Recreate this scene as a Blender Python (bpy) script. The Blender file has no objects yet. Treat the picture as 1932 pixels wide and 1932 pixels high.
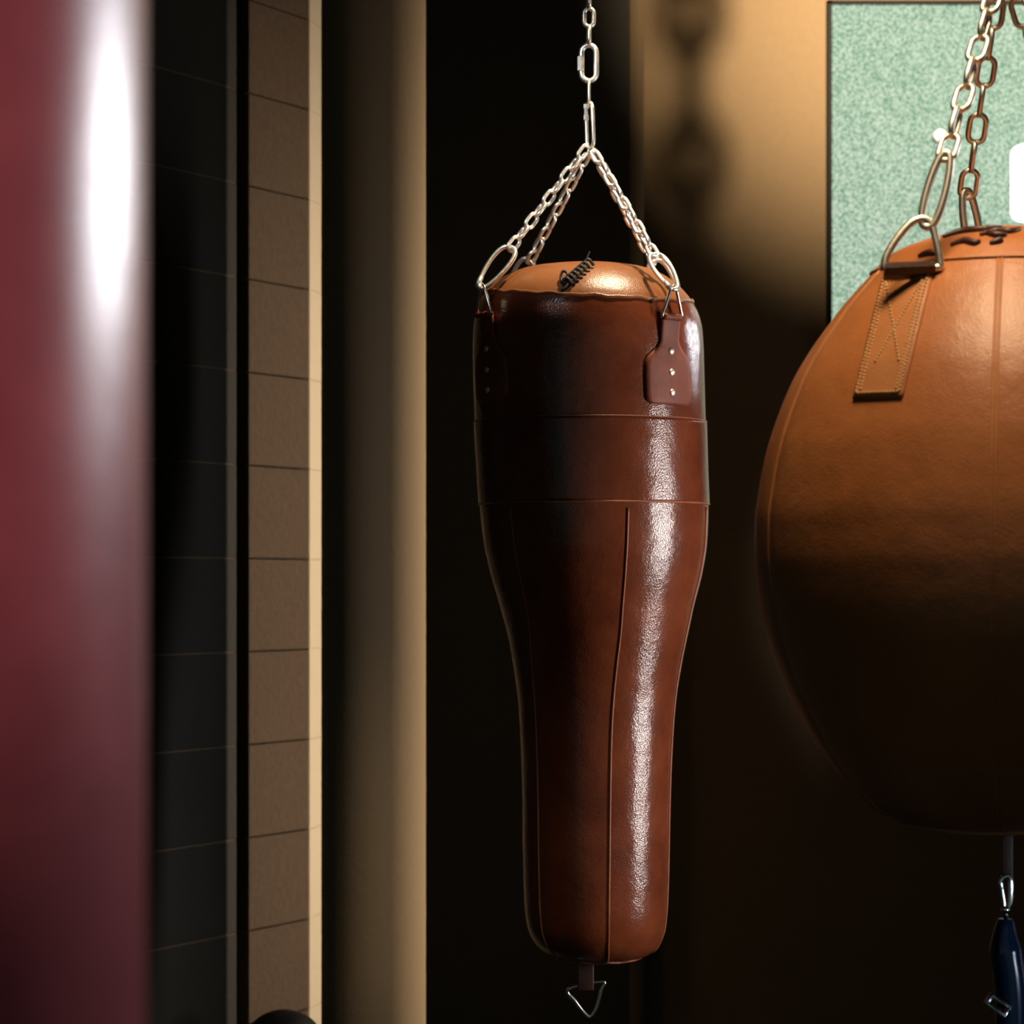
import bpy, bmesh, math, random
from mathutils import Vector, Matrix
R = math.radians
sin, cos, pi = math.sin, math.cos, math.pi
C = bpy.context.scene.collection
sc = bpy.context.scene
random.seed(7)

# ------------------------------------------------------------------ camera
F = 5000.0            # focal length in pixels of the 1932 frame
ZC = 1.4              # eye height
HV = 1100.0           # image row of the horizon
cam = bpy.data.cameras.new('camera')
cam.sensor_width = 36.0
cam.lens = F / 1932 * 36.0
cam.shift_y = (HV - 966) / 1932
cam.dof.use_dof = True
cam.dof.focus_distance = 4.15
cam.dof.aperture_fstop = 5.6
cam.clip_start = 0.05
camo = bpy.data.objects.new('camera', cam)
C.objects.link(camo)
camo.location = (0, 0, ZC)
camo.rotation_euler = (R(90), 0, 0)
sc.camera = camo

# ------------------------------------------------------------------ world, exposure
w = bpy.data.worlds.new('world'); sc.world = w
w.use_nodes = True
bg = w.node_tree.nodes['Background']
bg.inputs[0].default_value = (0.62, 1.0, 0.92, 1)
bg.inputs[1].default_value = 0.11
vs = sc.view_settings
vs.view_transform = 'Standard'
vs.look = 'None'
vs.exposure = 0.0
vs.gamma = 1.0
vs.use_curve_mapping = False


def aim(o, target):
    d = Vector(target) - o.location
    o.rotation_euler = d.to_track_quat('-Z', 'Y').to_euler()


def area(name, loc, target, sx, sy, power, col, spread=180):
    l = bpy.data.lights.new(name, 'AREA')
    l.shape = 'RECTANGLE'; l.size = sx; l.size_y = sy
    l.energy = power; l.color = col; l.spread = R(spread)
    o = bpy.data.objects.new(name, l); C.objects.link(o)
    o.location = loc; aim(o, target)
    return o


def spot(name, loc, target, power, col, cone, blend, rad):
    l = bpy.data.lights.new(name, 'SPOT')
    l.energy = power; l.color = col; l.spot_size = R(cone); l.spot_blend = blend
    l.shadow_soft_size = rad
    o = bpy.data.objects.new(name, l); C.objects.link(o)
    o.location = loc; aim(o, target)
    return o


WARM = (1.0, 0.74, 0.45)
# daylight from a tall window at the right, across the hanging bags
area('window_daylight', (1.90, 3.89, 1.22), (0.13, 4.6, 1.25), 0.12, 0.95, 7.8, (1.0, 0.93, 0.88), 80)
# tall doorway light deep at the right
area('doorway_light', (1.9, 6.10, 1.3), (-0.4, 5.55, 1.3), 0.06, 2.3, 11.0, (1.0, 0.80, 0.55), 44)
# long tube lamp over the walkway, seen in the gloss of the near bag
area('tube_lamp', (1.85, 3.45, 2.06), (-0.2, 1.33, 1.53), 1.25, 0.10, 3.4, (0.94, 0.96, 1.0), 50)
# unseen spots, each aimed at one thing
spot('fill_near_bag', (0.62, -0.5, 2.0), (-0.33, 1.3, 1.50), 72.0, (1.0, 0.90, 0.84), 17, 0.9, 0.08)  # front fill, added to brighten the near bag
spot('spot_round_bag', (0.50, 2.98, 3.1), (0.60, 3.42, 1.85), 135.0, WARM, 50, 0.9, 0.26)
spot('spot_body_bag', (0.45, 4.44, 3.0), (0.134, 4.58, 1.95), 105.0, (1.0, 0.80, 0.52), 34, 0.8, 0.04)
spot('spot_wall', (1.0, 4.8, 2.95), (1.0, 6.3, 2.90), 520.0, (1.0, 0.79, 0.51), 64, 1.0, 0.0125)
spot('spot_chains', (-0.9, 2.9, 2.9), (0.134, 4.6, 2.1), 110.0, (0.95, 0.97, 1.0), 16, 0.6, 0.05)
spot('spot_round_chain', (-0.25, 1.7, 2.75), (0.60, 3.42, 2.05), 22.0, WARM, 15, 0.7, 0.05)
spot('fill_tether', (1.6, 2.6, 0.9), (0.66, 3.49, 0.90), 14.0, (0.75, 0.88, 1.0), 20, 0.6, 0.05)  # low lamp added for the glints on the tether
spot('spot_shoulder', (1.46, 5.5, 2.05), (0.27, 4.62, 1.84), 24.0, (0.90, 0.95, 1.0), 14, 0.8, 0.06)


# ------------------------------------------------------------------ helpers
def P(u, v, d):
    """the point of the place seen at image position (u, v) and distance d"""
    return Vector(((u - 966) / F * d, d, ZC + (HV - v) / F * d))


ORG = {}


def tag(o, label, cat, group=None):
    o['label'] = label; o['category'] = cat
    if group: o['group'] = group
    return o


def thing(name, label, cat, loc, group=None):
    o = bpy.data.objects.new(name, None); C.objects.link(o)
    o.location = loc
    o.empty_display_size = 0.05
    ORG[o] = Vector(loc)
    return tag(o, label, cat, group)


def obj(name, verts, faces, mat, parent=None, smooth=True, org=None):
    """one mesh object; verts are world positions"""
    if parent is not None:
        og = ORG[parent]
    else:
        og = Vector(org) if org is not None else Vector((0, 0, 0))
    me = bpy.data.meshes.new(name)
    me.from_pydata([tuple(Vector(v) - og) for v in verts], [], faces)
    bm = bmesh.new(); bm.from_mesh(me)
    bmesh.ops.recalc_face_normals(bm, faces=bm.faces)
    bm.to_mesh(me); bm.free()
    me.materials.append(mat)
    if smooth:
        me.shade_smooth()
    o = bpy.data.objects.new(name, me); C.objects.link(o)
    if parent is not None:
        o.parent = parent
    else:
        o.location = og
    ORG[o] = og
    return o


def tube(pts, rad, closed=False, seg=10, cap=True):
    pts = [Vector(p) for p in pts]
    n = len(pts)
    rads = rad if isinstance(rad, (list, tuple)) else [rad] * n
    tang = []
    for i in range(n):
        a = pts[(i - 1) % n] if (closed or i > 0) else pts[i]
        b = pts[(i + 1) % n] if (closed or i < n - 1) else pts[i]
        tang.append((b - a).normalized())
    up = Vector((0, 0, 1)) if abs(tang[0].z) < 0.9 else Vector((1, 0, 0))
    nrm = tang[0].cross(up).normalized()
    V, Fc = [], []
    frames = []
    for i in range(n):
        if i:
            q = tang[i - 1].rotation_difference(tang[i])
            nrm = q @ nrm
            nrm = (nrm - tang[i] * nrm.dot(tang[i])).normalized()
        frames.append((nrm.copy(), tang[i].cross(nrm)))
    for i in range(n):
        a, b = frames[i]
        for k in range(seg):
            t = 2 * pi * k / seg
            V.append(pts[i] + (a * cos(t) + b * sin(t)) * rads[i])
    m = n if closed else n - 1
    for i in range(m):
        j = (i + 1) % n
        off = 0
        if closed and j == 0:      # match twist
            best = 1e9
            for s in range(seg):
                d = (V[i * seg] - V[j * seg + s]).length
                if d < best: best, off = d, s
        for k in range(seg):
            k2 = (k + 1) % seg
            Fc.append((i * seg + k, i * seg + k2, j * seg + (k2 + off) % seg, j * seg + (k + off) % seg))
    if not closed and cap:
        Fc.append(tuple(range(seg)))
        Fc.append(tuple((n - 1) * seg + k for k in range(seg)))
    return V, Fc


def merge(*parts):
    V, Fc = [], []
    for v, f in parts:
        o = len(V)
        V += list(v); Fc += [tuple(i + o for i in q) for q in f]
    return V, Fc


def smoothpath(pts, n, closed=False):
    """Catmull-Rom through the points"""
    pts = [Vector(p) for p in pts]
    m = len(pts)
    out = []
    segs = m if closed else m - 1
    per = max(1, n // segs)
    for i in range(segs):
        p1 = pts[i]; p2 = pts[(i + 1) % m]
        p0 = pts[(i - 1) % m] if (closed or i > 0) else p1
        p3 = pts[(i + 2) % m] if (closed or i + 2 < m) else p2
        for k in range(per):
            t = k / per
            out.append(0.5 * ((2 * p1) + (p2 - p0) * t + (2 * p0 - 5 * p1 + 4 * p2 - p3) * t * t
                              + (3 * p1 - p0 - 3 * p2 + p3) * t ** 3))
    if not closed: out.append(pts[-1])
    return out


def boxv(x0, x1, y0, y1, z0, z1, M=None, bev=0.0, segs=2):
    bm = bmesh.new()
    bmesh.ops.create_cube(bm, size=1)
    for v in bm.verts:
        v.co = Vector((x0 + (v.co.x + .5) * (x1 - x0), y0 + (v.co.y + .5) * (y1 - y0), z0 + (v.co.z + .5) * (z1 - z0)))
    if bev:
        bmesh.ops.bevel(bm, geom=list(bm.edges), offset=bev, segments=segs, affect='EDGES', profile=0.6)
    bm.verts.index_update()
    V = [(M @ v.co if M else v.co.copy()) for v in bm.verts]
    Fc = [tuple(v.index for v in f.verts) for f in bm.faces]
    bm.free()
    return V, Fc


def dome(c, n, r, h, seg=12, rings=4):
    """a rivet head at c, along n"""
    n = Vector(n).normalized()
    a = n.orthogonal().normalized(); b = n.cross(a)
    V, Fc = [], []
    for i in range(rings):
        t = i / rings * pi / 2
        for k in range(seg):
            s = 2 * pi * k / seg
            V.append(Vector(c) + (a * cos(s) + b * sin(s)) * r * cos(t) + n * h * sin(t))
    V.append(Vector(c) + n * h)
    for i in range(rings - 1):
        for k in range(seg):
            k2 = (k + 1) % seg
            Fc.append((i * seg + k, i * seg + k2, (i + 1) * seg + k2, (i + 1) * seg + k))
    for k in range(seg):
        Fc.append(((rings - 1) * seg + k, (rings - 1) * seg + (k + 1) % seg, len(V) - 1))
    Fc.append(tuple(range(seg)))
    return V, Fc


# ------------------------------------------------------------------ materials
def nodes(name):
    m = bpy.data.materials.new(name); m.use_nodes = True
    nt = m.node_tree
    return m, nt, nt.nodes['Principled BSDF']


def leather(name, c1, c2, rough=0.36, bump=0.25, scale=9.0, spec=0.5, coat=0.0, crease=0.3):
    m, nt, b = nodes(name)
    tc = nt.nodes.new('ShaderNodeTexCoord')
    n1 = nt.nodes.new('ShaderNodeTexNoise'); n1.inputs['Scale'].default_value = scale
    n1.inputs['Detail'].default_value = 6; n1.inputs['Roughness'].default_value = 0.62
    nt.links.new(tc.outputs['Object'], n1.inputs['Vector'])
    cr = nt.nodes.new('ShaderNodeValToRGB')
    cr.color_ramp.elements[0].position = 0.32; cr.color_ramp.elements[0].color = (*c1, 1)
    cr.color_ramp.elements[1].position = 0.70; cr.color_ramp.elements[1].color = (*c2, 1)
    nt.links.new(n1.outputs['Fac'], cr.inputs['Fac'])
    nt.links.new(cr.outputs['Color'], b.inputs['Base Color'])
    b.inputs['Roughness'].default_value = rough
    b.inputs['Specular IOR Level'].default_value = spec
    b.inputs['Coat Weight'].default_value = coat
    b.inputs['Coat Roughness'].default_value = 0.3
    # hide grain and slow creases
    v = nt.nodes.new('ShaderNodeTexVoronoi'); v.inputs['Scale'].default_value = 420
    nt.links.new(tc.outputs['Object'], v.inputs['Vector'])
    n2 = nt.nodes.new('ShaderNodeTexNoise'); n2.inputs['Scale'].default_value = 22
    n2.inputs['Detail'].default_value = 3
    nt.links.new(tc.outputs['Object'], n2.inputs['Vector'])
    b1 = nt.nodes.new('ShaderNodeBump'); b1.inputs['Strength'].default_value = bump; b1.inputs['Distance'].default_value = 0.0012
    nt.links.new(v.outputs['Distance'], b1.inputs['Height'])
    b2 = nt.nodes.new('ShaderNodeBump'); b2.inputs['Strength'].default_value = crease; b2.inputs['Distance'].default_value = 0.006
    nt.links.new(n2.outputs['Fac'], b2.inputs['Height'])
    nt.links.new(b1.outputs['Normal'], b2.inputs['Normal'])
    nt.links.new(b2.outputs['Normal'], b.inputs['Normal'])
    return m


def plain(name, c, rough=0.5, metal=0.0, spec=0.5):
    m, nt, b = nodes(name)
    b.inputs['Base Color'].default_value = (*c, 1)
    b.inputs['Roughness'].default_value = rough
    b.inputs['Metallic'].default_value = metal
    b.inputs['Specular IOR Level'].default_value = spec
    return m


def rough_paint(name, c1, c2, scale=30, rough=0.8, bump=0.4, dist=0.004, spec=0.3):
    m, nt, b = nodes(name)
    tc = nt.nodes.new('ShaderNodeTexCoord')
    n1 = nt.nodes.new('ShaderNodeTexNoise'); n1.inputs['Scale'].default_value = scale
    n1.inputs['Detail'].default_value = 8; n1.inputs['Roughness'].default_value = 0.7
    nt.links.new(tc.outputs['Object'], n1.inputs['Vector'])
    mx = nt.nodes.new('ShaderNodeMix'); mx.data_type = 'RGBA'
    mx.inputs[6].default_value = (*c1, 1); mx.inputs[7].default_value = (*c2, 1)
    nt.links.new(n1.outputs['Fac'], mx.inputs[0])
    nt.links.new(mx.outputs[2], b.inputs['Base Color'])
    b.inputs['Roughness'].default_value = rough
    b.inputs['Specular IOR Level'].default_value = spec
    bp = nt.nodes.new('ShaderNodeBump'); bp.inputs['Strength'].default_value = bump; bp.inputs['Distance'].default_value = dist
    nt.links.new(n1.outputs['Fac'], bp.inputs['Height'])
    nt.links.new(bp.outputs['Normal'], b.inputs['Normal'])
    return m


def steel(name, c, rough):
    m, nt, b = nodes(name)
    tc = nt.nodes.new('ShaderNodeTexCoord')
    n1 = nt.nodes.new('ShaderNodeTexNoise'); n1.inputs['Scale'].default_value = 160
    nt.links.new(tc.outputs['Object'], n1.inputs['Vector'])
    mr = nt.nodes.new('ShaderNodeMapRange')
    mr.inputs['To Min'].default_value = rough * .7; mr.inputs['To Max'].default_value = rough * 1.3
    nt.links.new(n1.outputs['Fac'], mr.inputs['Value'])
    nt.links.new(mr.outputs['Result'], b.inputs['Roughness'])
    b.inputs['Base Color'].default_value = (*c, 1)
    b.inputs['Metallic'].default_value = 1.0
    return m


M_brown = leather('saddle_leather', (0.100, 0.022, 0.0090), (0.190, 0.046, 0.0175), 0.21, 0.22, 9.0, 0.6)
M_brown_lit = leather('saddle_leather_lit', (0.24, 0.080, 0.027), (0.34, 0.125, 0.042), 0.33, 0.22, 9.0, 0.6)  # same leather as the body, overhead light put into its lighter colour
M_brown2 = leather('strap_leather', (0.17, 0.036, 0.016), (0.25, 0.055, 0.024), 0.58, 0.2, 18)
M_tan = leather('tan_leather', (0.36, 0.118, 0.036), (0.50, 0.180, 0.058), 0.41, 0.25, 5.0)
M_tan2 = leather('tan_strap_leather', (0.40, 0.150, 0.050), (0.52, 0.21, 0.075), 0.5, 0.2, 12)
M_thread = plain('waxed_thread', (0.62, 0.36, 0.16), 0.6)
M_seam = leather('seam_leather', (0.22, 0.062, 0.026), (0.34, 0.11, 0.045), 0.42, 0.1, 30)
M_dark = leather('dark_leather', (0.035, 0.014, 0.010), (0.07, 0.022, 0.014), 0.45, 0.2, 20)
M_lace = plain('black_lace', (0.006, 0.005, 0.005), 0.5)
M_red = leather('burgundy_vinyl', (0.26, 0.045, 0.058), (0.36, 0.068, 0.082), 0.29, 0.12, 14, 0.6, 0.0, 0.06)
M_zinc = steel('zinc_plated_steel', (0.88, 0.83, 0.74), 0.40)
M_chrome = steel('chrome', (0.9, 0.9, 0.92), 0.12)
M_rivet = steel('dull_rivet_nickel', (0.92, 0.86, 0.74), 0.5)
M_nickel = steel('nickel', (0.85, 0.80, 0.70), 0.2)
M_back = rough_paint('brown_wall_paint', (0.15, 0.100, 0.055), (0.19, 0.128, 0.072), 50, 0.85, 0.25, 0.003)
M_black = rough_paint('charcoal_panel_paint', (0.034, 0.030, 0.025), (0.046, 0.040, 0.033), 60, 0.75, 0.2, 0.002)
M_block = rough_paint('black_block_paint', (0.007, 0.0066, 0.006), (0.012, 0.011, 0.0095), 60, 0.8, 0.5, 0.004)
M_mortar = rough_paint('brown_mortar', (0.05, 0.032, 0.02), (0.07, 0.045, 0.03), 60, 0.9, 0.3, 0.002)
M_pillar = rough_paint('brown_block_paint', (0.040, 0.025, 0.016), (0.100, 0.062, 0.041), 60, 0.85, 0.7, 0.004)
M_pillar_lit = rough_paint('lit_pillar_paint', (0.47, 0.405, 0.32), (0.52, 0.45, 0.36), 40, 0.8, 0.2, 0.002)  # pillar side; the light falling on it put into the pale colour
M_column = rough_paint('tan_column_paint', (0.25, 0.175, 0.105), (0.31, 0.215, 0.13), 60, 0.8, 0.3, 0.003)
M_floor = rough_paint('black_rubber_floor', (0.012, 0.012, 0.012), (0.02, 0.02, 0.02), 90, 0.8, 0.3, 0.002)
M_ceil = rough_paint('dark_ceiling', (0.02, 0.02, 0.02), (0.03, 0.03, 0.03), 20, 0.9, 0.2, 0.003)
M_frame = plain('black_window_frame', (0.0035, 0.0035, 0.0035), 0.6, 0.0, 0.1)
M_blue = plain('navy_gloss', (0.006, 0.020, 0.060), 0.18, 0.0, 0.7)
M_blackrub = plain('black_rubber', (0.006, 0.006, 0.007), 0.55)

# pale green textured glass with light behind it
M_green, nt, b = nodes('green_textured_glass')
tc = nt.nodes.new('ShaderNodeTexCoord')
ng = nt.nodes.new('ShaderNodeTexNoise'); ng.inputs['Scale'].default_value = 300; ng.inputs['Detail'].default_value = 2
nt.links.new(tc.outputs['Object'], ng.inputs['Vector'])
cr = nt.nodes.new('ShaderNodeValToRGB')
cr.color_ramp.elements[0].position = 0.40; cr.color_ramp.elements[0].color = (0.10, 0.26, 0.165, 1)
cr.color_ramp.elements[1].position = 0.60; cr.color_ramp.elements[1].color = (0.64, 0.73, 0.58, 1)
nt.links.new(ng.outputs['Fac'], cr.inputs['Fac'])
b.inputs['Base Color'].default_value = (0.012, 0.02, 0.016, 1)
b.inputs['Specular IOR Level'].default_value = 0.0
nt.links.new(cr.outputs['Color'], b.inputs['Emission Color'])
b.inputs['Emission Strength'].default_value = 1.08
b.inputs['Roughness'].default_value = 0.3
bp = nt.nodes.new('ShaderNodeBump'); bp.inputs['Strength'].default_value = 0.4; bp.inputs['Distance'].default_value = 0.003
nt.links.new(ng.outputs['Fac'], bp.inputs['Height']); nt.links.new(bp.outputs['Normal'], b.inputs['Normal'])

M_lamp, nt, b = nodes('glowing_opal_glass')
b.inputs['Base Color'].default_value = (0.9, 0.9, 0.9, 1)
b.inputs['Emission Color'].default_value = (1.0, 0.97, 0.92, 1)
b.inputs['Emission Strength'].default_value = 5.0


# ------------------------------------------------------------------ the setting
def struct(name, vf, mat, smooth=False, org=None, parent=None):
    o = obj(name, vf[0], vf[1], mat, parent, smooth, org)
    if parent is None: o['kind'] = 'structure'
    return o


YB = 6.30                                     # back wall
ZT = 3.30                                     # ceiling
struct('floor', boxv(-4.2, 2.9, -1.5, YB + .2, -0.1, 0.0), M_floor)
struct('ceiling', boxv(-4.2, 2.9, -1.5, YB + .2, ZT, ZT + .1), M_ceil)
# back wall with the window opening
wx0, wx1, wz0, wz1 = P(1560, 0, YB).x, 1.95, 1.05, P(0, 2, YB).z
back = merge(boxv(-4.2, wx0, YB, YB + .2, 0, ZT), boxv(wx1, 2.9, YB, YB + .2, 0, ZT),
             boxv(wx0, wx1, YB, YB + .2, 0, wz0), boxv(wx0, wx1, YB, YB + .2, wz1, ZT))
struct('wall_back', back, M_back)
struct('wall_right', boxv(2.6, 2.8, -1.5, YB, 0, ZT), M_block)
# dark boxed-out bay in front of the back wall, round right-hand corner
px0, px1 = -1.6, P(1215, 0, 6.22).x
rr = 0.034
struct('trim_1', boxv(px0, px1 - rr, 6.19, YB, 0, ZT), M_black)
# quarter-round corner added at its right, brown to put in the lit edge
prof = [Vector((px1 - rr, YB, 0))]
for k in range(11):
    t = k / 10 * pi / 2
    prof.append(Vector((px1 - rr + rr * sin(t), 6.19 + rr - rr * cos(t), 0)))
prof.append(Vector((px1, YB, 0)))
n = len(prof)
V = [p.copy() for p in prof] + [p + Vector((0, 0, ZT)) for p in prof]
Fc = [(i, (i + 1) % n, n + (i + 1) % n, n + i) for i in range(n)] + [tuple(range(n)), tuple(range(n, 2 * n))]
struct('trim_9', (V, Fc), M_back)
# unseen plates, added to keep the side lights off wall and column
def light_baffle(name, p, q, th):
    p = Vector((*p, 0)); q = Vector((*q, 0)); d = (q - p).normalized(); nn = Vector((-d.y, d.x, 0)) * th
    V = [p, q, q + nn, p + nn]; V = V + [v + Vector((0, 0, ZT)) for v in V]
    struct(name, (V, [(0, 1, 2, 3), (4, 5, 6, 7), (0, 1, 5, 4), (1, 2, 6, 5), (2, 3, 7, 6), (3, 0, 4, 7)]), M_block)


light_baffle('baffle_window', (1.935, 3.932), (1.42, 4.172), -0.05)
light_baffle('baffle_doorway', (1.98, 6.137), (1.27, 6.115), -0.04)
# window: thin black frame and the glowing green pane
win = struct('window_1', merge(
    boxv(wx0, wx0 + .011, YB - .012, YB + .06, wz0, wz1), boxv(wx1 - .009, wx1, YB - .012, YB + .06, wz0, wz1),
    boxv(wx0, wx1, YB - .012, YB + .06, wz1 - .008, wz1), boxv(wx0, wx1, YB - .012, YB + .06, wz0, wz0 + .03)), M_frame)
pane = obj('pane', *boxv(wx0 + .011, wx1 - .009, YB + .005, YB + .02, wz0 + .03, wz1 - .008), M_green, win, False)

# left block wall running back at an angle
LW = Vector((-0.484, 5.5, 0)); LD = Vector((0.485, 0.8745, 0)); LN = Vector((0.8745, -0.485, 0))
ML = Matrix(((LD.x, -LN.x, 0, LW.x), (LD.y, -LN.y, 0, LW.y), (0, 0, 1, 0), (0, 0, 0, 1)))   # local: x along, y into the wall
COURSE = 0.19; Z0 = 0.69 - 4 * COURSE


def blockwall(t0, t1, y0, y1, bl=None):
    parts = []
    z = Z0; row = 0
    while z < ZT:
        za, zb = max(0, z), min(ZT, z + COURSE)
        if bl:
            x = t1 - (bl / 2 if row % 2 else 0)
            xs = [t1]
            while x > t0:
                if x < t1: xs.append(x)
                x -= bl
            xs.append(t0)
        else:
            xs = [t1, t0]
        for a, c in zip(xs, xs[1:]):
            if zb - za > .02: parts.append(boxv(c, a, y0, y1, za + .001, zb - .001, ML, 0.0035, 2))
        z += COURSE; row += 1
    return merge(*parts)


struct('wall_left', blockwall(-6.0, -0.151, 0.0, 0.2, 1.2), M_block)
struct('trim_8', boxv(-6.0, -0.152, 0.0016, 0.19, 0, ZT, ML), M_mortar)      # mortar between the courses
struct('trim_2', boxv(-0.151, -0.105, 0.12, 0.2, 0, ZT, ML), M_block)        # the dark slot between wall and pillar
pil = blockwall(-0.108, 0.1136, 0.0, 0.14)
struct('trim_3', pil, M_pillar)
# side of the pillar, running straight back; side light painted in as cream
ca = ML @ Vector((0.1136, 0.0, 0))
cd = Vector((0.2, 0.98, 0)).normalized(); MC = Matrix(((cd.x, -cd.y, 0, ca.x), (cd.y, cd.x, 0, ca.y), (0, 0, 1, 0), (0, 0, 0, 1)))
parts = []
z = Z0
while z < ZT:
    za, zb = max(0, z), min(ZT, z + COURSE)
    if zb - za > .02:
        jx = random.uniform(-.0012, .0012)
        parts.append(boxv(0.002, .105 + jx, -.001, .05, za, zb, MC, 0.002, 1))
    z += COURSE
struct('trim_4', merge(*parts), M_pillar_lit)
# round column beyond the pillar
cc = P(705, 0, 5.32); cr_ = 98.5 / F * 5.32
V, Fc = tube([(cc.x, 5.32, k * ZT / 12) for k in range(13)], cr_, seg=96)
o = struct('trim_5', (V, Fc), M_column, True)


# ------------------------------------------------------------------ lathe bodies
class Body:
    """round body whose centre and radius follow a measured outline (v, left u, right u) at distance d"""
    def __init__(self, rows, d, bump=None):
        self.d = d; self.bump = bump
        pts = []
        for v, l, r in rows:
            a = P(l, v, d); b_ = P(r, v, d)
            pts.append((a.z, (a.x + b_.x) / 2, (b_.x - a.x) / 2))
        pts.sort()
        self.p = pts
        self.zmin, self.zmax = pts[0][0], pts[-1][0]
        # monotone slopes
        n = len(pts)
        self.m = []
        for c in (1, 2):
            dl = [(pts[i + 1][c] - pts[i][c]) / (pts[i + 1][0] - pts[i][0]) for i in range(n - 1)]
            m = [dl[0]] + [0 if dl[i - 1] * dl[i] <= 0 else 2 * dl[i - 1] * dl[i] / (dl[i - 1] + dl[i]) for i in range(1, n - 1)] + [dl[-1]]
            self.m.append(m)

    def at(self, z):
        p = self.p
        z = min(max(z, self.zmin), self.zmax)
        i = 0
        while i < len(p) - 2 and p[i + 1][0] < z: i += 1
        h = p[i + 1][0] - p[i][0]; t = (z - p[i][0]) / h
        out = []
        for c in (1, 2):
            m = self.m[c - 1]
            out.append((2 * t ** 3 - 3 * t * t + 1) * p[i][c] + (t ** 3 - 2 * t * t + t) * h * m[i]
                       + (-2 * t ** 3 + 3 * t * t) * p[i + 1][c] + (t ** 3 - t * t) * h * m[i + 1])
        return out[0], max(out[1], 0.0005)

    def pos(self, az, z, off=0.0):
        cx, r = self.at(z)
        if self.bump: r *= self.bump(az, z)
        r += off
        return Vector((cx + r * sin(az), self.d - r * cos(az), z))

    def normal(self, az, z):
        e = 0.004
        a = self.pos(az + e, z) - self.pos(az - e, z)
        b_ = self.pos(az, z + e) - self.pos(az, z - e)
        n = a.cross(b_)
        if n.length < 1e-12: return Vector((0, 0, 1))
        n.normalize()
        out = self.pos(az, z) - Vector((self.at(z)[0], self.d, z))
        return n if n.dot(out) > 0 else -n

    def pick(self, u, v):
        """the spot on the near side seen at image position (u, v)"""
        rmax = max(q[2] for q in self.p) * 1.05
        prev = None
        N = 500
        for k in range(N + 1):
            y = self.d - rmax + k / N * rmax * 1.3
            q = P(u, v, y)
            if q.z < self.zmin or q.z > self.zmax: continue
            cx, r = self.at(q.z)
            az = math.atan2(q.x - cx, self.d - q.y)
            if self.bump: r *= self.bump(az, q.z)
            if math.hypot(q.x - cx, q.y - self.d) <= r: return az, q.z
        # graze: nearest silhouette
        q = P(u, v, self.d)
        cx, r = self.at(q.z)
        return math.asin(max(-1, min(1, (q.x - cx) / r))), q.z

    def surf(self, u, v, off=0.0):
        az, z = self.pick(u, v)
        return self.pos(az, z) + self.normal(az, z) * off

    def mesh(self, zs, seg, off=0.0, capb=True, capt=True, warp=None):
        V, Fc = [], []
        for z in zs:
            for k in range(seg):
                az = 2 * pi * k / seg
                zz = z + (warp(az, z) if warp else 0)
                V.append(self.pos(az, zz, off))
        for i in range(len(zs) - 1):
            for k in range(seg):
                k2 = (k + 1) % seg
                Fc.append((i * seg + k, i * seg + k2, (i + 1) * seg + k2, (i + 1) * seg + k))
        if capb: Fc.append(tuple(range(seg)))
        if capt: Fc.append(tuple((len(zs) - 1) * seg + k for k in range(seg)))
        return V, Fc


def lin(a, b_, n): return [a + (b_ - a) * i / (n - 1) for i in range(n)]


def zpix(v, d): return P(0, v, d).z


def patch(body, rowfn, vs_, us_, t0, t1, warp=None):
    """a leather piece lying on a body: rowfn(s,t)->(u,v); offsets t0..t1 give its thickness"""
    nu, nv = us_, vs_
    top, bot = [], []
    for j in range(nv + 1):
        for i in range(nu + 1):
            u, v = rowfn(i / nu, j / nv)
            az, z = body.pick(u, v)
            n = body.normal(az, z); p = body.pos(az, z)
            edge = min(i, nu - i, j, nv - j)
            h = t1 if edge > 0 else t1 - (t1 - t0) * .35
            top.append(p + n * h); bot.append(p + n * t0)
    W = nu + 1
    V = top + bot; o = len(top); Fc = []
    for j in range(nv):
        for i in range(nu):
            a = j * W + i
            Fc.append((a, a + 1, a + W + 1, a + W)); Fc.append((o + a, o + a + W, o + a + W + 1, o + a + 1))
    for i in range(nu):
        Fc.append((i, o + i, o + i + 1, i + 1)); a = nv * W + i
        Fc.append((a, a + 1, o + a + 1, o + a))
    for j in range(nv):
        a = j * W; Fc.append((a, a + W, o + a + W, o + a)); a = j * W + nu
        Fc.append((a, o + a, o + a + W, a + W))
    return V, Fc


# ------------------------------------------------------------------ chains
def linkmesh(L, W, r, seg=10):
    """stadium link along local x, lying in xy"""
    hw = W / 2 - r; hs = L / 2 - W / 2
    pts = []
    for k in range(9):
        t = -pi / 2 + pi * k / 8
        pts.append((hs + hw * cos(t), hw * sin(t), 0))
    for k in range(9):
        t = pi / 2 + pi * k / 8
        pts.append((-hs + hw * cos(t), hw * sin(t), 0))
    V, Fc = tube(pts, r, True, seg)
    me = bpy.data.meshes.new('chain_link')
    me.from_pydata([tuple(v) for v in V], [], Fc)
    bm = bmesh.new(); bm.from_mesh(me); bmesh.ops.recalc_face_normals(bm, faces=bm.faces); bm.to_mesh(me); bm.free()
    me.shade_smooth()
    return me


def place_link(me, mat, parent, c, d, roll, name='chain_link'):
    if not me.materials: me.materials.append(mat)
    d = d.normalized()
    ref = Vector((0, -1, 0))
    z = (ref - d * ref.dot(d)).normalized()
    y = z.cross(d)
    z2 = z * cos(roll) + y * sin(roll); y2 = z2.cross(d)
    M = Matrix(((d.x, y2.x, z2.x, c.x), (d.y, y2.y, z2.y, c.y), (d.z, y2.z, z2.z, c.z), (0, 0, 0, 1)))
    o = bpy.data.objects.new(name, me); C.objects.link(o)
    o.parent = parent
    o.matrix_basis = Matrix.Translation(-ORG[parent]) @ M
    ORG[o] = ORG[parent]
    return o


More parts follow.
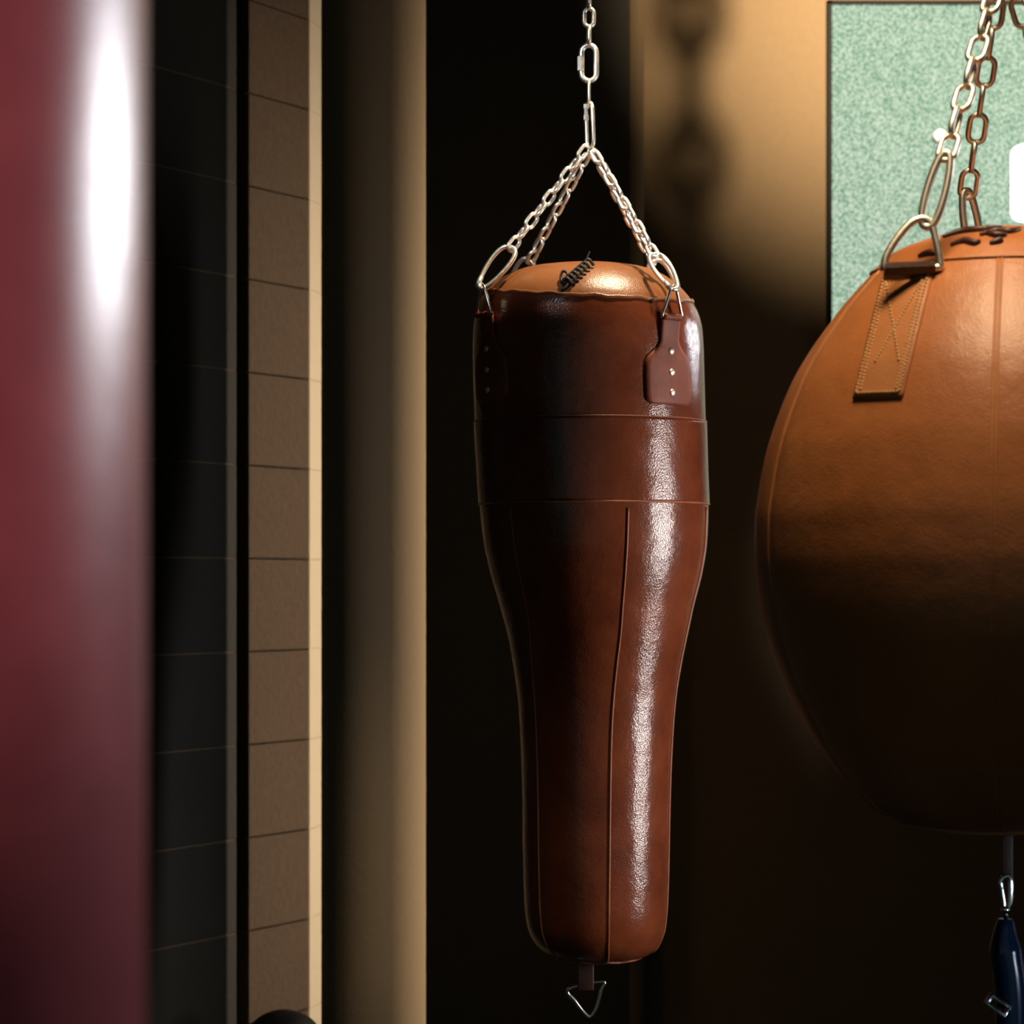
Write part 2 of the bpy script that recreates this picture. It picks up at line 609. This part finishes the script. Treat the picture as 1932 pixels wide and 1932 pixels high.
def run_links(parent, a, b_, pitch, W, r, mat, roll0=0.4, sag=0.0):
    d = b_ - a
    n = max(1, round(d.length / pitch)); p = d.length / n
    me = linkmesh(p + 2 * r * 1.02, W, r)
    for i in range(n):
        c = a + d * ((i + .5) / n)
        place_link(me, mat, parent, c, d, roll0 + (i % 2) * pi / 2 + random.uniform(-.08, .08))


def chain(label, a, b_, pitch, W, r, mat, group=None, roll0=0.4, name='hanging_chain'):
    t = thing(name, label, 'chain', a, group)
    run_links(t, a, b_, pitch, W, r, mat, roll0)
    return t


# ================================================================== the brown body-shaped bag in the middle
DB = 4.6
rows = [(497, 1092, 1130), (499, 1058, 1160), (503, 1022, 1192), (509, 985, 1222), (520, 957, 1250), (534, 935, 1271),
        (550, 917, 1289), (570, 904, 1305), (595, 897, 1318), (625, 893, 1325), (680, 892, 1328), (795, 896, 1331),
        (900, 902, 1334), (950, 905, 1336), (1020, 912, 1334), (1080, 925, 1325), (1140, 942, 1310), (1200, 958, 1297),
        (1260, 969, 1285), (1320, 977, 1276), (1400, 982, 1270), (1500, 985, 1266), (1600, 986, 1264), (1700, 989, 1261),
        (1745, 994, 1257), (1775, 1006, 1247), (1795, 1026, 1231), (1808, 1058, 1200), (1813, 1090, 1165), (1815, 1115, 1138)]
BB = Body(rows, DB)
zs_seam = zpix(556, DB)


def lidwarp(az):
    """height of the lid seam: runs level across the view, dips a little to the right"""
    c = max(cos(az), -0.3)
    return -0.0195 * c - 0.010 * sin(az)


def wtop(az, z):
    z1 = zpix(690, DB); z2 = BB.zmax
    if z <= z1: return 0
    if z <= zs_seam:
        t = (z - z1) / (zs_seam - z1)
    else:
        t = 1 - (z - zs_seam) / (z2 - zs_seam)
    t = t * t * (3 - 2 * t)
    return lidwarp(az) * t


bag = thing('punching_bag', 'brown leather body-shaped punching bag with narrow lower half, hanging on four silver chains', 'punching bag', P(1112, 1815, DB))
zlist = lin(BB.zmin, zpix(1700, DB), 22) + lin(zpix(1695, DB), zs_seam, 110)
V, Fc = BB.mesh(zlist, 128, 0, True, False, wtop)
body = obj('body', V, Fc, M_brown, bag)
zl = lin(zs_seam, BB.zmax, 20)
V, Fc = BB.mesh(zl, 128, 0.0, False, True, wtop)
lid = obj('lid', V, Fc, M_brown_lit, bag)


def ringseam(bd, zf, parent, rad, off, name='seam', mat=None, n=120):
    pts = [bd.pos(2 * pi * k / n, zf(2 * pi * k / n), off) for k in range(n)]
    V, Fc = tube(pts, rad, True, 8)
    return obj(name, V, Fc, mat or M_seam, parent)


def seam_bump(az): return 0.0011 * sin(az * 17 + 1) + 0.0008 * sin(az * 31)


ringseam(BB, lambda a: zs_seam + lidwarp(a) - .001 + seam_bump(a), bag, 0.0028, 0.0012, 'seam', M_brown_lit)  # seam lip also in the lit tone
# sewn band round the middle
za, zb = zpix(952, DB), zpix(797, DB)
V, Fc = BB.mesh(lin(za, zb, 26), 128, 0.0022, False, False)
V2, F2 = BB.mesh([za, zb], 128, -0.002, False, False)
n1 = len(V); seg = 128
Fc = Fc + [tuple(i + n1 for i in f) for f in F2]
for k in range(seg):
    k2 = (k + 1) % seg
    Fc.append((k, k2, n1 + k2, n1 + k))
    a = 25 * seg
    Fc.append((a + k, a + k2, n1 + seg + k2, n1 + seg + k))
obj('band', V + V2, Fc, M_brown, bag)
ringseam(BB, lambda a: za, bag, 0.0016, 0.0018)
ringseam(BB, lambda a: zb, bag, 0.0010, 0.0018)


def vseam(bd, path, parent, rad=0.0018, off=0.0006, mat=None, n=60):
    pts = smoothpath([Vector((a, z, 0)) for a, z in path], n)
    V, Fc = tube([bd.pos(p.x, p.y, off) for p in pts], rad, False, 8)
    return obj('seam', V, Fc, mat or M_seam, parent)


fz = [bag_v for bag_v in ((1185, 958), (1181, 1060), (1172, 1180), (1160, 1290), (1153, 1400), (1150, 1600), (1148, 1780))]
vseam(BB, [BB.pick(*q) for q in fz] + [(0.16, BB.zmin + .004)], bag)
for a0, a1 in ((R(74), R(74)), (R(-47), R(-52)), (R(135), R(140)), (R(-135), R(-140))):
    vseam(BB, [(a0, zpix(958, DB)), (a0, zpix(1150, DB)), (a1, zpix(1300, DB)), (a1, zpix(1600, DB)), (a1, zpix(1795, DB))], bag)
ringseam(BB, lambda a: zpix(1806, DB) + 0.001 * sin(9 * a), bag, 0.0022, 0.0)

# black lace knotted over the lid opening
lp = []
for k in range(7):
    t = k / 6
    u = 1068 + 40 * t; v = 536 - 34 * t
    a, z = BB.pick(u - 9, v + 2); q0 = BB.pos(a, z) + BB.normal(a, z) * .004
    a, z = BB.pick(u + 12, v + 3); q1 = BB.pos(a, z) + BB.normal(a, z) * .004
    mid = (q0 + q1) / 2 + Vector((0, 0, .010))
    lp.append(tube(smoothpath([q0, mid, q1], 10), 0.0028, False, 8))
q = [BB.surf(1064, 541, .003), BB.surf(1059, 530, .005), BB.surf(1063, 522, .010), BB.surf(1071, 524, .010), BB.surf(1074, 535, .006), BB.surf(1066, 545, .004), BB.surf(1058, 549, .003)]
lp.append(tube(smoothpath(q, 40), 0.0024, False, 8))
q = [BB.surf(1104, 505, .006), BB.surf(1107, 500, .012), BB.surf(1110, 499, .016) + Vector((0.002, 0, .006))]
lp.append(tube(smoothpath(q, 12), 0.0014, False, 6))
V, Fc = merge(*lp)
obj('lace', V, Fc, M_lace, bag)

# four leather tabs with rivets and triangular rings round the shoulder
ring_top = {}


def tab_and_ring(key, az0, v0=615, drop=160, bottom_only=False):
    zt, zbm = zpix(v0, DB), zpix(v0 + drop, DB)
    V_t = []
    NZ, NS = 26, 10
    prof = [(0.0, .0205), (.12, .0205), (.28, .021), (.36, .029), (.45, .046), (.52, .0515), (.60, .053), (.92, .053), (.97, .0495), (1.0, .041)]

    def hw(t):
        for (t0, w0), (t1, w1) in zip(prof, prof[1:]):
            if t <= t1: return w0 + (w1 - w0) * (t - t0) / (t1 - t0)
        return prof[-1][1]
    top, bot = [], []
    for j in range(NZ + 1):
        t = j / NZ; z = zt + (zbm - zt) * t
        for i in range(NS + 1):
            s = (i / NS * 2 - 1) * hw(t)
            r = BB.at(z)[1]
            lift = 0.008 * max(0, 1 - t / .3) ** 1.5
            e = 0.0045 if 0 < i < NS and 0 < j < NZ else 0.0032
            top.append(BB.pos(az0 + s / r, z, e + lift)); bot.append(BB.pos(az0 + s / r, z, -0.001 + lift))
    W = NS + 1; o = len(top); Fc = []
    for j in range(NZ):
        for i in range(NS):
            a = j * W + i
            Fc += [(a, a + 1, a + W + 1, a + W), (o + a, o + a + W, o + a + W + 1, o + a + 1)]
    for i in range(NS):
        a = NZ * W + i
        Fc += [(i, o + i, o + i + 1, i + 1), (a, a + 1, o + a + 1, o + a)]
    for j in range(NZ):
        a = j * W; Fc.append((a, a + W, o + a + W, o + a)); a += NS
        Fc.append((a, o + a, o + a + W, a + W))
    tb = obj('leather_tab', top + bot, Fc, M_brown2, bag)
    for t in (.39, .63, .86):
        z = zt + (zbm - zt) * t
        c = BB.pos(az0 + 0.002, z, 0.0042)
        V, F2 = dome(c, BB.normal(az0, z), 0.0064, 0.0034)
        obj('rivet', V, F2, M_rivet, tb)
    # triangular ring: bar in the fold of the tab, apex above
    n = Vector((sin(az0), -cos(az0), 0)); tx = Vector((cos(az0), sin(az0), 0))
    base = BB.pos(az0, zt, 0.011)
    ap = base + Vector((0, 0, .046)) + n * 0.004
    pts = [base + tx * -.024 + Vector((0, 0, -.001)), base + tx * .024 + Vector((0, 0, -.001)), ap + tx * .0065, ap + tx * 0 + Vector((0, 0, .006)), ap - tx * .0065]
    path = []
    for i in range(5):
        a_, b2 = pts[i], pts[(i + 1) % 5]
        for k in range(6): path.append(a_ + (b2 - a_) * (k / 6))
    V, F2 = tube(path, 0.0028, True, 8)
    obj('triangular_ring', V, F2, M_nickel, bag)
    # roll of the tab round the bar
    V, F2 = tube([base + tx * (-.0205 + .041 * k / 6) for k in range(7)], 0.0062, False, 12)
    obj('tab_fold', V, F2, M_brown2, tb)
    ring_top[key] = ap + Vector((0, 0, .004))


tab_and_ring('front_right', R(41))
tab_and_ring('front_left', R(-59), 606)
tab_and_ring('rear_left', R(-140), 600)
tab_and_ring('rear_right', R(131), 606)
# bottom tab and ring
q0 = P(1105, 1815, DB - .05); q1 = P(1105, 1862, DB - .05)
V, Fc = boxv(q0.x - .014, q0.x + .014, DB - .054, DB - .046, q1.z - .006, BB.zmin + .012, None, .002)
obj('bottom_tab', V, Fc, M_dark, bag)
path = [P(1072, 1866, DB - .05), P(1137, 1852, DB - .05), P(1134, 1870, DB - .05), P(1126, 1900, DB - .05), P(1114, 1918, DB - .05), P(1103, 1912, DB - .05), P(1086, 1890, DB - .05)]
V, Fc = tube(smoothpath(path, 42, True), 0.0030, True, 8)
obj('bottom_ring', V, Fc, M_nickel, bag)

# -------- its chains: main chain, quick links, four strands with snap hooks
top = P(1113, 278, DB)
WB, rB = 0.0222, 0.0035


def hookpath(a, b_, w1, w2, nrm, n=36):
    """pear-shaped loop from a (wide end) to b_ (narrow end)"""
    d = (b_ - a); L = d.length; d = d.normalized()
    s = d.cross(nrm).normalized()
    pts = []
    for k in range(n):
        t = 2 * pi * k / n
        x = (1 - cos(t)) / 2                     # 0 at a
        wv = (w1 * (1 - x) + w2 * x)
        pts.append(a + d * (L * x) + s * (wv * math.copysign(abs(sin(t)) ** .72, sin(t)) * 1.12))
    return pts


def strand(key, label, start, rolls, hook_len=0.085):
    end = ring_top[key]
    d = (end - start).normalized()
    hk = end - d * hook_len
    t = thing('sling_chain', label, 'chain', start, None)
    run_links(t, start, hk + d * .006, 0.0268, WB, rB, M_zinc, rolls)
    nrm = Vector((0, -1, 0)) if 'front' in key else Vector((0.3, 1, 0))
    if key == 'front_left': nrm = Vector((-.5, -1, 0.1))
    if key == 'front_right': nrm = Vector((.55, -1, 0.1))
    V, Fc = tube(hookpath(hk, end + d * .006, .0195, .011, nrm.normalized()), 0.0041, True, 10)
    h = obj('snap_hook', V, Fc, M_zinc, t)
    s = d.cross(nrm).normalized()
    c = end - d * .004
    V, Fc = tube([c - d * .010 + s * .012, c + s * .010, c + d * .010 + s * .006], [0.0045, 0.0052, 0.0045], False, 10)
    obj('hook_gate', V, Fc, M_zinc, h)
    return t


strand('front_left', 'silver sling chain to the front left ring of the brown body-shaped bag', top + Vector((-.004, -.008, 0)), .55, .088)['group'] = 'sling chains of the brown bag'
strand('front_right', 'silver sling chain to the front right ring beside the riveted leather tab', top + Vector((.005, -.008, -.008)), .5, .075)['group'] = 'sling chains of the brown bag'
strand('rear_left', 'silver sling chain going down behind the left side of the brown bag lid', top + Vector((-.004, .008, -.010)), .8)['group'] = 'sling chains of the brown bag'
strand('rear_right', 'silver sling chain going down behind the right shoulder of the brown bag', top + Vector((.006, .008, -.004)), .9)['group'] = 'sling chains of the brown bag'

mc = thing('hanging_chain', 'silver main chain with two screw links above the brown body-shaped bag', 'chain', top)
# lower quick link seen nearly edge-on
a, b_ = P(1111, 190, DB), P(1114, 284, DB)
me = linkmesh((a - b_).length, .032, .0036)
place_link(me, M_zinc, mc, (a + b_) / 2, a - b_, 1.12, 'quick_link')
c = P(1106, 211, DB - .012)
V, Fc = tube([c + Vector((0, 0, -.014)), c + Vector((0, 0, -.006)), c + Vector((0, 0, -.0055)), c + Vector((0, 0, .005)), c + Vector((0, 0, .0055)), c + Vector((0, 0, .013))], [.005, .005, .0035, .0035, .0052, .0052], False, 6)
obj('quick_link_nut', V, Fc, M_zinc, mc, False)
# thin link edge-on
a, b_ = P(1111, 148, DB), P(1111, 204, DB)
place_link(linkmesh((a - b_).length, .026, .0030), M_zinc, mc, (a + b_) / 2, a - b_, pi / 2)
# big quick link facing us
a, b_ = P(1111, 80, DB), P(1111, 158, DB)
place_link(linkmesh((a - b_).length, .035, .0048), M_zinc, mc, (a + b_) / 2, a - b_, 0.05, 'quick_link')
c = P(1096, 120, DB)
V, Fc = tube([c + Vector((0, 0, -.013)), c + Vector((0, 0, -.012)), c + Vector((0, 0, .012)), c + Vector((0, 0, .013))], [.005, .0068, .0068, .005], False, 6)
obj('quick_link_nut', V, Fc, M_zinc, mc, False)
run_links(mc, P(1111, 84, DB), Vector((P(1111, 0, DB).x, DB, ZT)), 0.031, .0245, .0040, M_zinc, pi / 2)

# ================================================================== round tan bag at the right
DW = 3.5
CX = 1900
half = [(429, 6), (430, 30), (433, 60), (439, 92), (448, 130), (460, 170), (476, 208), (498, 235), (520, 258), (545, 281), (580, 312), (612, 336),
        (660, 370), (715, 402), (790, 433), (850, 452), (920, 466), (980, 474), (1040, 475), (1100, 470), (1180, 456), (1260, 432),
        (1340, 396), (1420, 350), (1490, 292), (1530, 245), (1552, 205), (1560, 175), (1564, 120), (1566, 20)]
SEAMS = []


def pillow(az, z):
    k = 1.0
    for s in SEAMS:
        d = (az - s + pi) % (2 * pi) - pi
        k -= 0.006 * math.exp(-(d / 0.035) ** 2)
    return k


WBd = Body([(v, CX - h, CX + h) for v, h in half], DW, pillow)
sa, sb = WBd.pick(1878, 700)[0], WBd.pick(1509, 729)[0]
SEAMS += [sa, sb, 2 * sb - sa, sa + (sa - sb), sa + (sa - sb) * 2]
ball = thing('punching_bag', 'large round tan leather punching bag at the right in front of the green window', 'punching bag', P(CX, 1566, DW))
zy = zpix(514, DW)
V, Fc = WBd.mesh(lin(WBd.zmin, WBd.zmin + .03, 14) + lin(WBd.zmin + .035, zy, 90), 200, 0, True, False)
obj('body', V, Fc, M_tan, ball)
V, Fc = WBd.mesh(lin(zy, WBd.zmax - .02, 16) + lin(WBd.zmax - .018, WBd.zmax, 10), 200, 0.0025, False, True)
obj('yoke', V, Fc, M_tan, ball)
ringseam(WBd, lambda a: zy, ball, 0.0018, 0.002, 'seam', M_tan2)
for s in SEAMS:
    zz = lin(WBd.zmin + .004, zy, 80)
    for e in (-1, 1):
        V, Fc = tube([WBd.pos(s + e * .0025 / max(.05, WBd.at(z)[1]), z, -.0004) for z in zz], 0.0021, False, 8)
        obj('seam', V, Fc, M_tan2, ball)
ringseam(WBd, lambda a: zpix(1553, DW) + .0015 * sin(5 * a + 1), ball, 0.0035, 0.0005, 'seam', M_tan2)

# lace over the top opening
lp = []
for pts in ([(1795, 466), (1820, 458), (1840, 462), (1850, 458)], [(1850, 447), (1880, 440), (1905, 441), (1925, 436)],
            [(1868, 463), (1885, 458), (1893, 456)], [(1735, 487), (1755, 481), (1768, 482)], [(1780, 451), (1815, 441), (1850, 437), (1890, 433)],
            [(1855, 440), (1875, 447), (1900, 447)]):
    q = smoothpath([WBd.surf(u, v, .0035) for u, v in pts], 24)
    lp.append(tube(q, [0.002 + .0028 * sin(pi * i / (len(q) - 1)) for i in range(len(q))], False, 8))
V, Fc = merge(*lp)
obj('lace', V, Fc, M_dark, ball)

# sewn strap with its D-ring
TL, TR, BR, BL = (1667, 524), (1763, 512), (1704, 751), (1611, 754)


def strapuv(s, t):
    a = (TL[0] + (BL[0] - TL[0]) * t, TL[1] + (BL[1] - TL[1]) * t)
    b2 = (TR[0] + (BR[0] - TR[0]) * t, TR[1] + (BR[1] - TR[1]) * t)
    return a[0] + (b2[0] - a[0]) * s, a[1] + (b2[1] - a[1]) * s


def make_strap(uv, parent):
    V, Fc = patch(WBd, uv, 30, 12, -.001, .0050)
    st = obj('strap', V, Fc, M_tan2, parent)
    # stitching: borders and a cross
    lines = [((.07, .04), (.07, .96)), ((.15, .06), (.15, .94)), ((.93, .04), (.93, .96)), ((.85, .06), (.85, .94)), ((.07, .96), (.93, .96)), ((.15, .06), (.85, .06)),
             ((.15, .08), (.78, .72)), ((.85, .08), (.3, .72))]
    bits = []
    for (s0, t0), (s1, t1) in lines:
        a = Vector(uv(s0, t0)); b2 = Vector(uv(s1, t1))
        n = max(2, int((b2 - a).length / 6.5))
        for k in range(n):
            p = a + (b2 - a) * ((k + .2) / n); q = a + (b2 - a) * ((k + .8) / n)
            bits.append(tube([WBd.surf(p.x, p.y, .0048), WBd.surf((p.x + q.x) / 2, (p.y + q.y) / 2, .0060), WBd.surf(q.x, q.y, .0048)], .0015, False, 5))
    V, Fc = merge(*bits)
    obj('stitching', V, Fc, M_thread, st)
    return st


st = make_strap(strapuv, ball)
# folded loop above the strap, standing off the bag; its shade put into the dark leather
la, lb = WBd.surf(1668, 520, .010), WBd.surf(1762, 512, .010)
yf = min(la.y, lb.y) - .004
la = P(1669, 511, yf); lb = P(1764, 507, yf)
ax = (lb - la).normalized(); upv = Vector((0, -.25, 1)).normalized()
V, Fc = [], []
loop = [(-.011, .012), (-.006, -.002), (.003, -.006), (.009, -.003), (.011, .004), (.008, .010)]
lo = [(x, y) for x, y in loop]
pts = []
for s in (0, 1):
    e = la if s == 0 else lb
    for x, y in lo:
        pts.append(e + upv * x + Vector((0, y, 0)))
nn = len(lo)
V = pts
Fc = [(i, (i + 1) % nn, nn + (i + 1) % nn, nn + i) for i in range(nn)] + [tuple(range(nn)), tuple(range(nn, 2 * nn))]
fold = obj('strap_fold', V, Fc, M_dark, st, False)
ydr = yf + .002
dr = [(1668, 506), (1672, 484), (1688, 456), (1706, 433), (1724, 417), (1744, 413), (1758, 424), (1766, 452), (1772, 480), (1775, 505)]
path = smoothpath([P(u, v, ydr + (506 - v) / F * DW * .15) for u, v in dr], 54)
path += [path[-1] + (path[0] - path[-1]) * (k / 12) for k in range(1, 12)]
V, Fc = tube(path, 0.0050, True, 12)
rg = obj('ring', V, Fc, M_zinc, ball)


def turned(o, ang, parent):
    c = o.copy(); C.objects.link(c); c.parent = parent
    if parent in (ball,): c.rotation_euler = (0, 0, ang)
    ORG[c] = ORG[ball]
    return c


SHIFTS = (R(175), R(-137), R(88))
for sh in SHIFTS:                                  # the other straps round the top
    c = turned(st, sh, ball)
    for k in list(st.children): turned(k, 0, c)
    turned(rg, sh, ball)
# bottom tab for the floor tether
qz = WBd.zmin
V, Fc = boxv(P(1889, 0, DW).x, P(1911, 0, DW).x, DW - .004, DW + .004, P(0, 1668, DW).z, qz + .006, None, .002)
obj('bottom_tab', V, Fc, M_dark, ball)

# chains of the round bag
apex = P(1897, -62, DW)
WW, rW = .0300, .0040
ch = thing('sling_chain', 'sling chain on the front ring of the round tan bag, with long oval link', 'chain', apex)
yo = ydr + .006
pa, pb = P(1786, 288, yo + .004), P(1748, 428, yo + .004)
d = (pb - pa)
V, Fc = tube(hookpath(pa, pb, .0095, .0115, Vector((-.35, -1, 0)).normalized(), 44), .0052, True, 12)
obj('oval_link', V, Fc, M_zinc, ch)
run_links(ch, pa + d.normalized() * .010, apex + Vector((-.006, -.012, 0)), .0395, WW, rW, M_zinc, .55)
ch2 = thing('sling_chain', 'dark sling chain behind the front one, going down behind the round tan bag top', 'chain', apex)
axis = Vector((P(CX, 0, DW).x, DW, 0))


def spin(p, ang): return axis + Matrix.Rotation(ang, 3, 'Z') @ (Vector(p) - axis)


ch3 = thing('sling_chain', 'sling chain of the round tan bag running off at the top right corner', 'chain', apex)
ch4 = thing('sling_chain', 'sling chain to the front right strap of the round tan bag, outside the photo', 'chain', apex)
for c_, sh, e_, ro in ((ch4, SHIFTS[2], Vector((.010, -.004, 0)), .4), (ch2, SHIFTS[1], Vector((-.004, .012, 0)), .15), (ch3, SHIFTS[0], Vector((.006, .010, 0)), .5)):
    qa, qb = spin(pa, sh), spin(pb, sh)
    V, Fc = tube(hookpath(qa, qb, .0095, .0115, Matrix.Rotation(sh, 3, 'Z') @ Vector((-.35, -1, 0)).normalized(), 44), .0052, True, 12)
    obj('oval_link', V, Fc, M_zinc, c_)
    run_links(c_, qa + (qb - qa).normalized() * .010, apex + e_, .0395, WW, rW, M_zinc, ro)
for c_ in (ch, ch2, ch3, ch4): c_['group'] = 'sling chains of the round bag'
mc2 = thing('hanging_chain', 'main chain above the round tan bag', 'chain', apex)
run_links(mc2, apex - Vector((0, 0, .006)), Vector((apex.x, DW, ZT)), .0395, WW, rW, M_zinc, .2)

# floor tether under the round bag: snap hook, navy strap, buckle
tet = thing('floor_tether', 'glossy navy tether with chrome hook and buckle under the round tan bag', 'tether', P(1905, 1932, DW))
y = DW - .012
V, Fc = tube(smoothpath([P(1888, 1664, y), P(1895, 1655, y), P(1905, 1655, y), P(1907, 1680, y), P(1905, 1708, y), P(1896, 1716, y), P(1893, 1700, y), P(1890, 1680, y)], 40, True), .0036, True, 10)
obj('snap_hook', V, Fc, M_chrome, tet)
V, Fc = tube([P(1897, 1708, y), P(1897, 1716, y), P(1897, 1720, y), P(1898, 1736, y)], [.0035, .0065, .0050, .0030], False, 12)
obj('swivel', V, Fc, M_chrome, tet)
pts = smoothpath([P(1898, 1734, y), P(1896, 1765, y), P(1898, 1800, y), P(1905, 1850, y), P(1908, 1900, y), P(1908, 2000, y), P(1906, 2300, y)] + [Vector((P(1906, 0, DW).x, y, 0.10)), Vector((P(1906, 0, DW).x, y, 0.01))], 80)
V, Fc = tube(pts, [.010 + .012 * min(1, i / 18) for i in range(len(pts))], False, 20)
obj('cord', V, Fc, M_blue, tet)
M2 = Matrix.Translation(P(1882, 1896, DW - .045)) @ Matrix.Rotation(R(38), 4, 'Y') @ Matrix.Rotation(R(-20), 4, 'X')
V, Fc = merge(boxv(-.017, .017, -.003, .003, -.009, -.004, M2, .0012), boxv(-.017, .017, -.003, .003, .004, .009, M2, .0012),
              boxv(-.017, -.011, -.003, .003, -.009, .009, M2, .0012), boxv(.011, .017, -.003, .003, -.009, .009, M2, .0012))
obj('buckle', V, Fc, M_chrome, tet)
V, Fc = tube([P(1884, 1905, DW - .042), P(1896, 1910, DW - .030), P(1905, 1915, DW - .02)], .004, False, 8)
obj('buckle_loop', V, Fc, M_blackrub, tet)

# ================================================================== burgundy bag close to us at the left
DR = 1.30
rr_ = 0.185
cxr = P(268, 0, DR).x - rr_
rb = thing('punching_bag', 'burgundy heavy bag close up and out of focus at the left edge', 'punching bag', (cxr, DR, 0.55))
prof = [(.55, .02), (.552, .12), (.56, .165), (.585, .183), (.62, rr_), (2.15, rr_), (2.19, .18), (2.205, .15), (2.21, .02)]
V, Fc = [], []
SG = 96
zz = []
for (z0, r0), (z1, r1) in zip(prof, prof[1:]):
    for k in range(4): zz.append((z0 + (z1 - z0) * k / 4, r0 + (r1 - r0) * k / 4))
zz.append(prof[-1])
for z, r in zz:
    for k in range(SG): V.append((cxr + r * cos(2 * pi * k / SG), DR + r * sin(2 * pi * k / SG), z))
for i in range(len(zz) - 1):
    for k in range(SG):
        k2 = (k + 1) % SG
        Fc.append((i * SG + k, i * SG + k2, (i + 1) * SG + k2, (i + 1) * SG + k))
Fc += [tuple(range(SG)), tuple((len(zz) - 1) * SG + k for k in range(SG))]
obj('body', V, Fc, M_red, rb)
rch = thing('hanging_chain', 'chain from the ceiling to the burgundy bag', 'chain', (cxr, DR, 2.2))
run_links(rch, Vector((cxr, DR, 2.2)), Vector((cxr, DR, ZT)), .045, .032, .0045, M_zinc, .3)

# ================================================================== lamps on the back wall, chain by the spotlight, post
lm = thing('wall_lamp', 'bright white glowing lamp on the green window, at the right edge', 'lamp', P(1965, 345, YB - .10))
lc = P(1965, 345, YB - .10)
V, Fc = [], []
hz, hr, cr2 = 70 / F * 6.2, 57 / F * 6.2, .02
pr = [(-hz, .002)] + [(-hz + cr2 - cr2 * cos(t), hr - cr2 + cr2 * sin(t)) for t in lin(0, pi / 2, 6)] + [(hz - cr2 + cr2 * sin(t), hr - cr2 + cr2 * cos(t)) for t in lin(0, pi / 2, 6)] + [(hz, .002)]
for z, r in pr:
    for k in range(40): V.append(lc + Vector((r * cos(2 * pi * k / 40), r * sin(2 * pi * k / 40), z)))
for i in range(len(pr) - 1):
    for k in range(40):
        k2 = (k + 1) % 40
        Fc.append((i * 40 + k, i * 40 + k2, (i + 1) * 40 + k2, (i + 1) * 40 + k))
obj('lamp_shade', V, Fc, M_lamp, lm)
V, Fc = tube([lc + Vector((0, .06, 0)), lc + Vector((0, .106, 0))], .02, False, 16)
obj('bracket', V, Fc, M_frame, lm)

bl = thing('bulb', 'small round glowing bulb on the green window beside the chain', 'bulb', P(1774, 256, YB - .03))
bc = P(1774, 256, YB - .03)
V, Fc = [], []
bm = bmesh.new(); bmesh.ops.create_uvsphere(bm, u_segments=20, v_segments=12, radius=.015)
bm.verts.index_update()
V = [v.co + bc for v in bm.verts]; Fc = [tuple(v.index for v in f.verts) for f in bm.faces]; bm.free()
M_bulb, nt, b = nodes('bulb_glass')
b.inputs['Emission Color'].default_value = (1.0, 0.82, 0.58, 1); b.inputs['Emission Strength'].default_value = 0.95
obj('bulb_glass', V, Fc, M_bulb, bl)
V, Fc = tube([bc + Vector((0, .016, 0)), bc + Vector((0, .036, 0))], .012, False, 14)
obj('socket', V, Fc, M_frame, bl)

L0 = Vector((1.0, 4.8, 2.95))
wp = P(1300, 312, YB)
k_ = 0.185
lc2 = L0 + (wp - L0) * k_
PT = .183 * k_
hc = thing('hanging_chain', 'loose chain hanging from the ceiling in front of the wall spotlight', 'chain', (lc2.x, lc2.y, ZT))
me = linkmesh(PT + .013, .031, .0068)
d = Vector((0, 0, 1))
z = lc2.z - 4 * PT; i = 0
view = (wp - L0); ang = math.atan2(view.x, view.y)
while z < ZT:
    place_link(me, M_zinc, hc, Vector((lc2.x, lc2.y, z)), d, (0 if i % 2 == 0 else pi / 2) + ang)
    z += PT; i += 1

pc = P(535, 1905, 5.1)
br = 0.085
bx = thing('storage_box', 'low black box at the foot of the brown block pillar', 'box', (pc.x, 5.1, 0))
V, Fc = boxv(pc.x - .09, pc.x + .09, 5.01, 5.19, 0.0, pc.z - 2 * br, None, .006)
obj('box_body', V, Fc, M_blackrub, bx)
mb = thing('medicine_ball', 'black ball at the foot of the brown block pillar, bottom left of the photo', 'ball', (pc.x, 5.1, pc.z - 2 * br))
bm = bmesh.new(); bmesh.ops.create_uvsphere(bm, u_segments=40, v_segments=24, radius=br)
bm.verts.index_update()
V = [v.co + Vector((pc.x, 5.1, pc.z - br)) for v in bm.verts]; Fc = [tuple(v.index for v in f.verts) for f in bm.faces]; bm.free()
obj('shell', V, Fc, M_blackrub, mb)
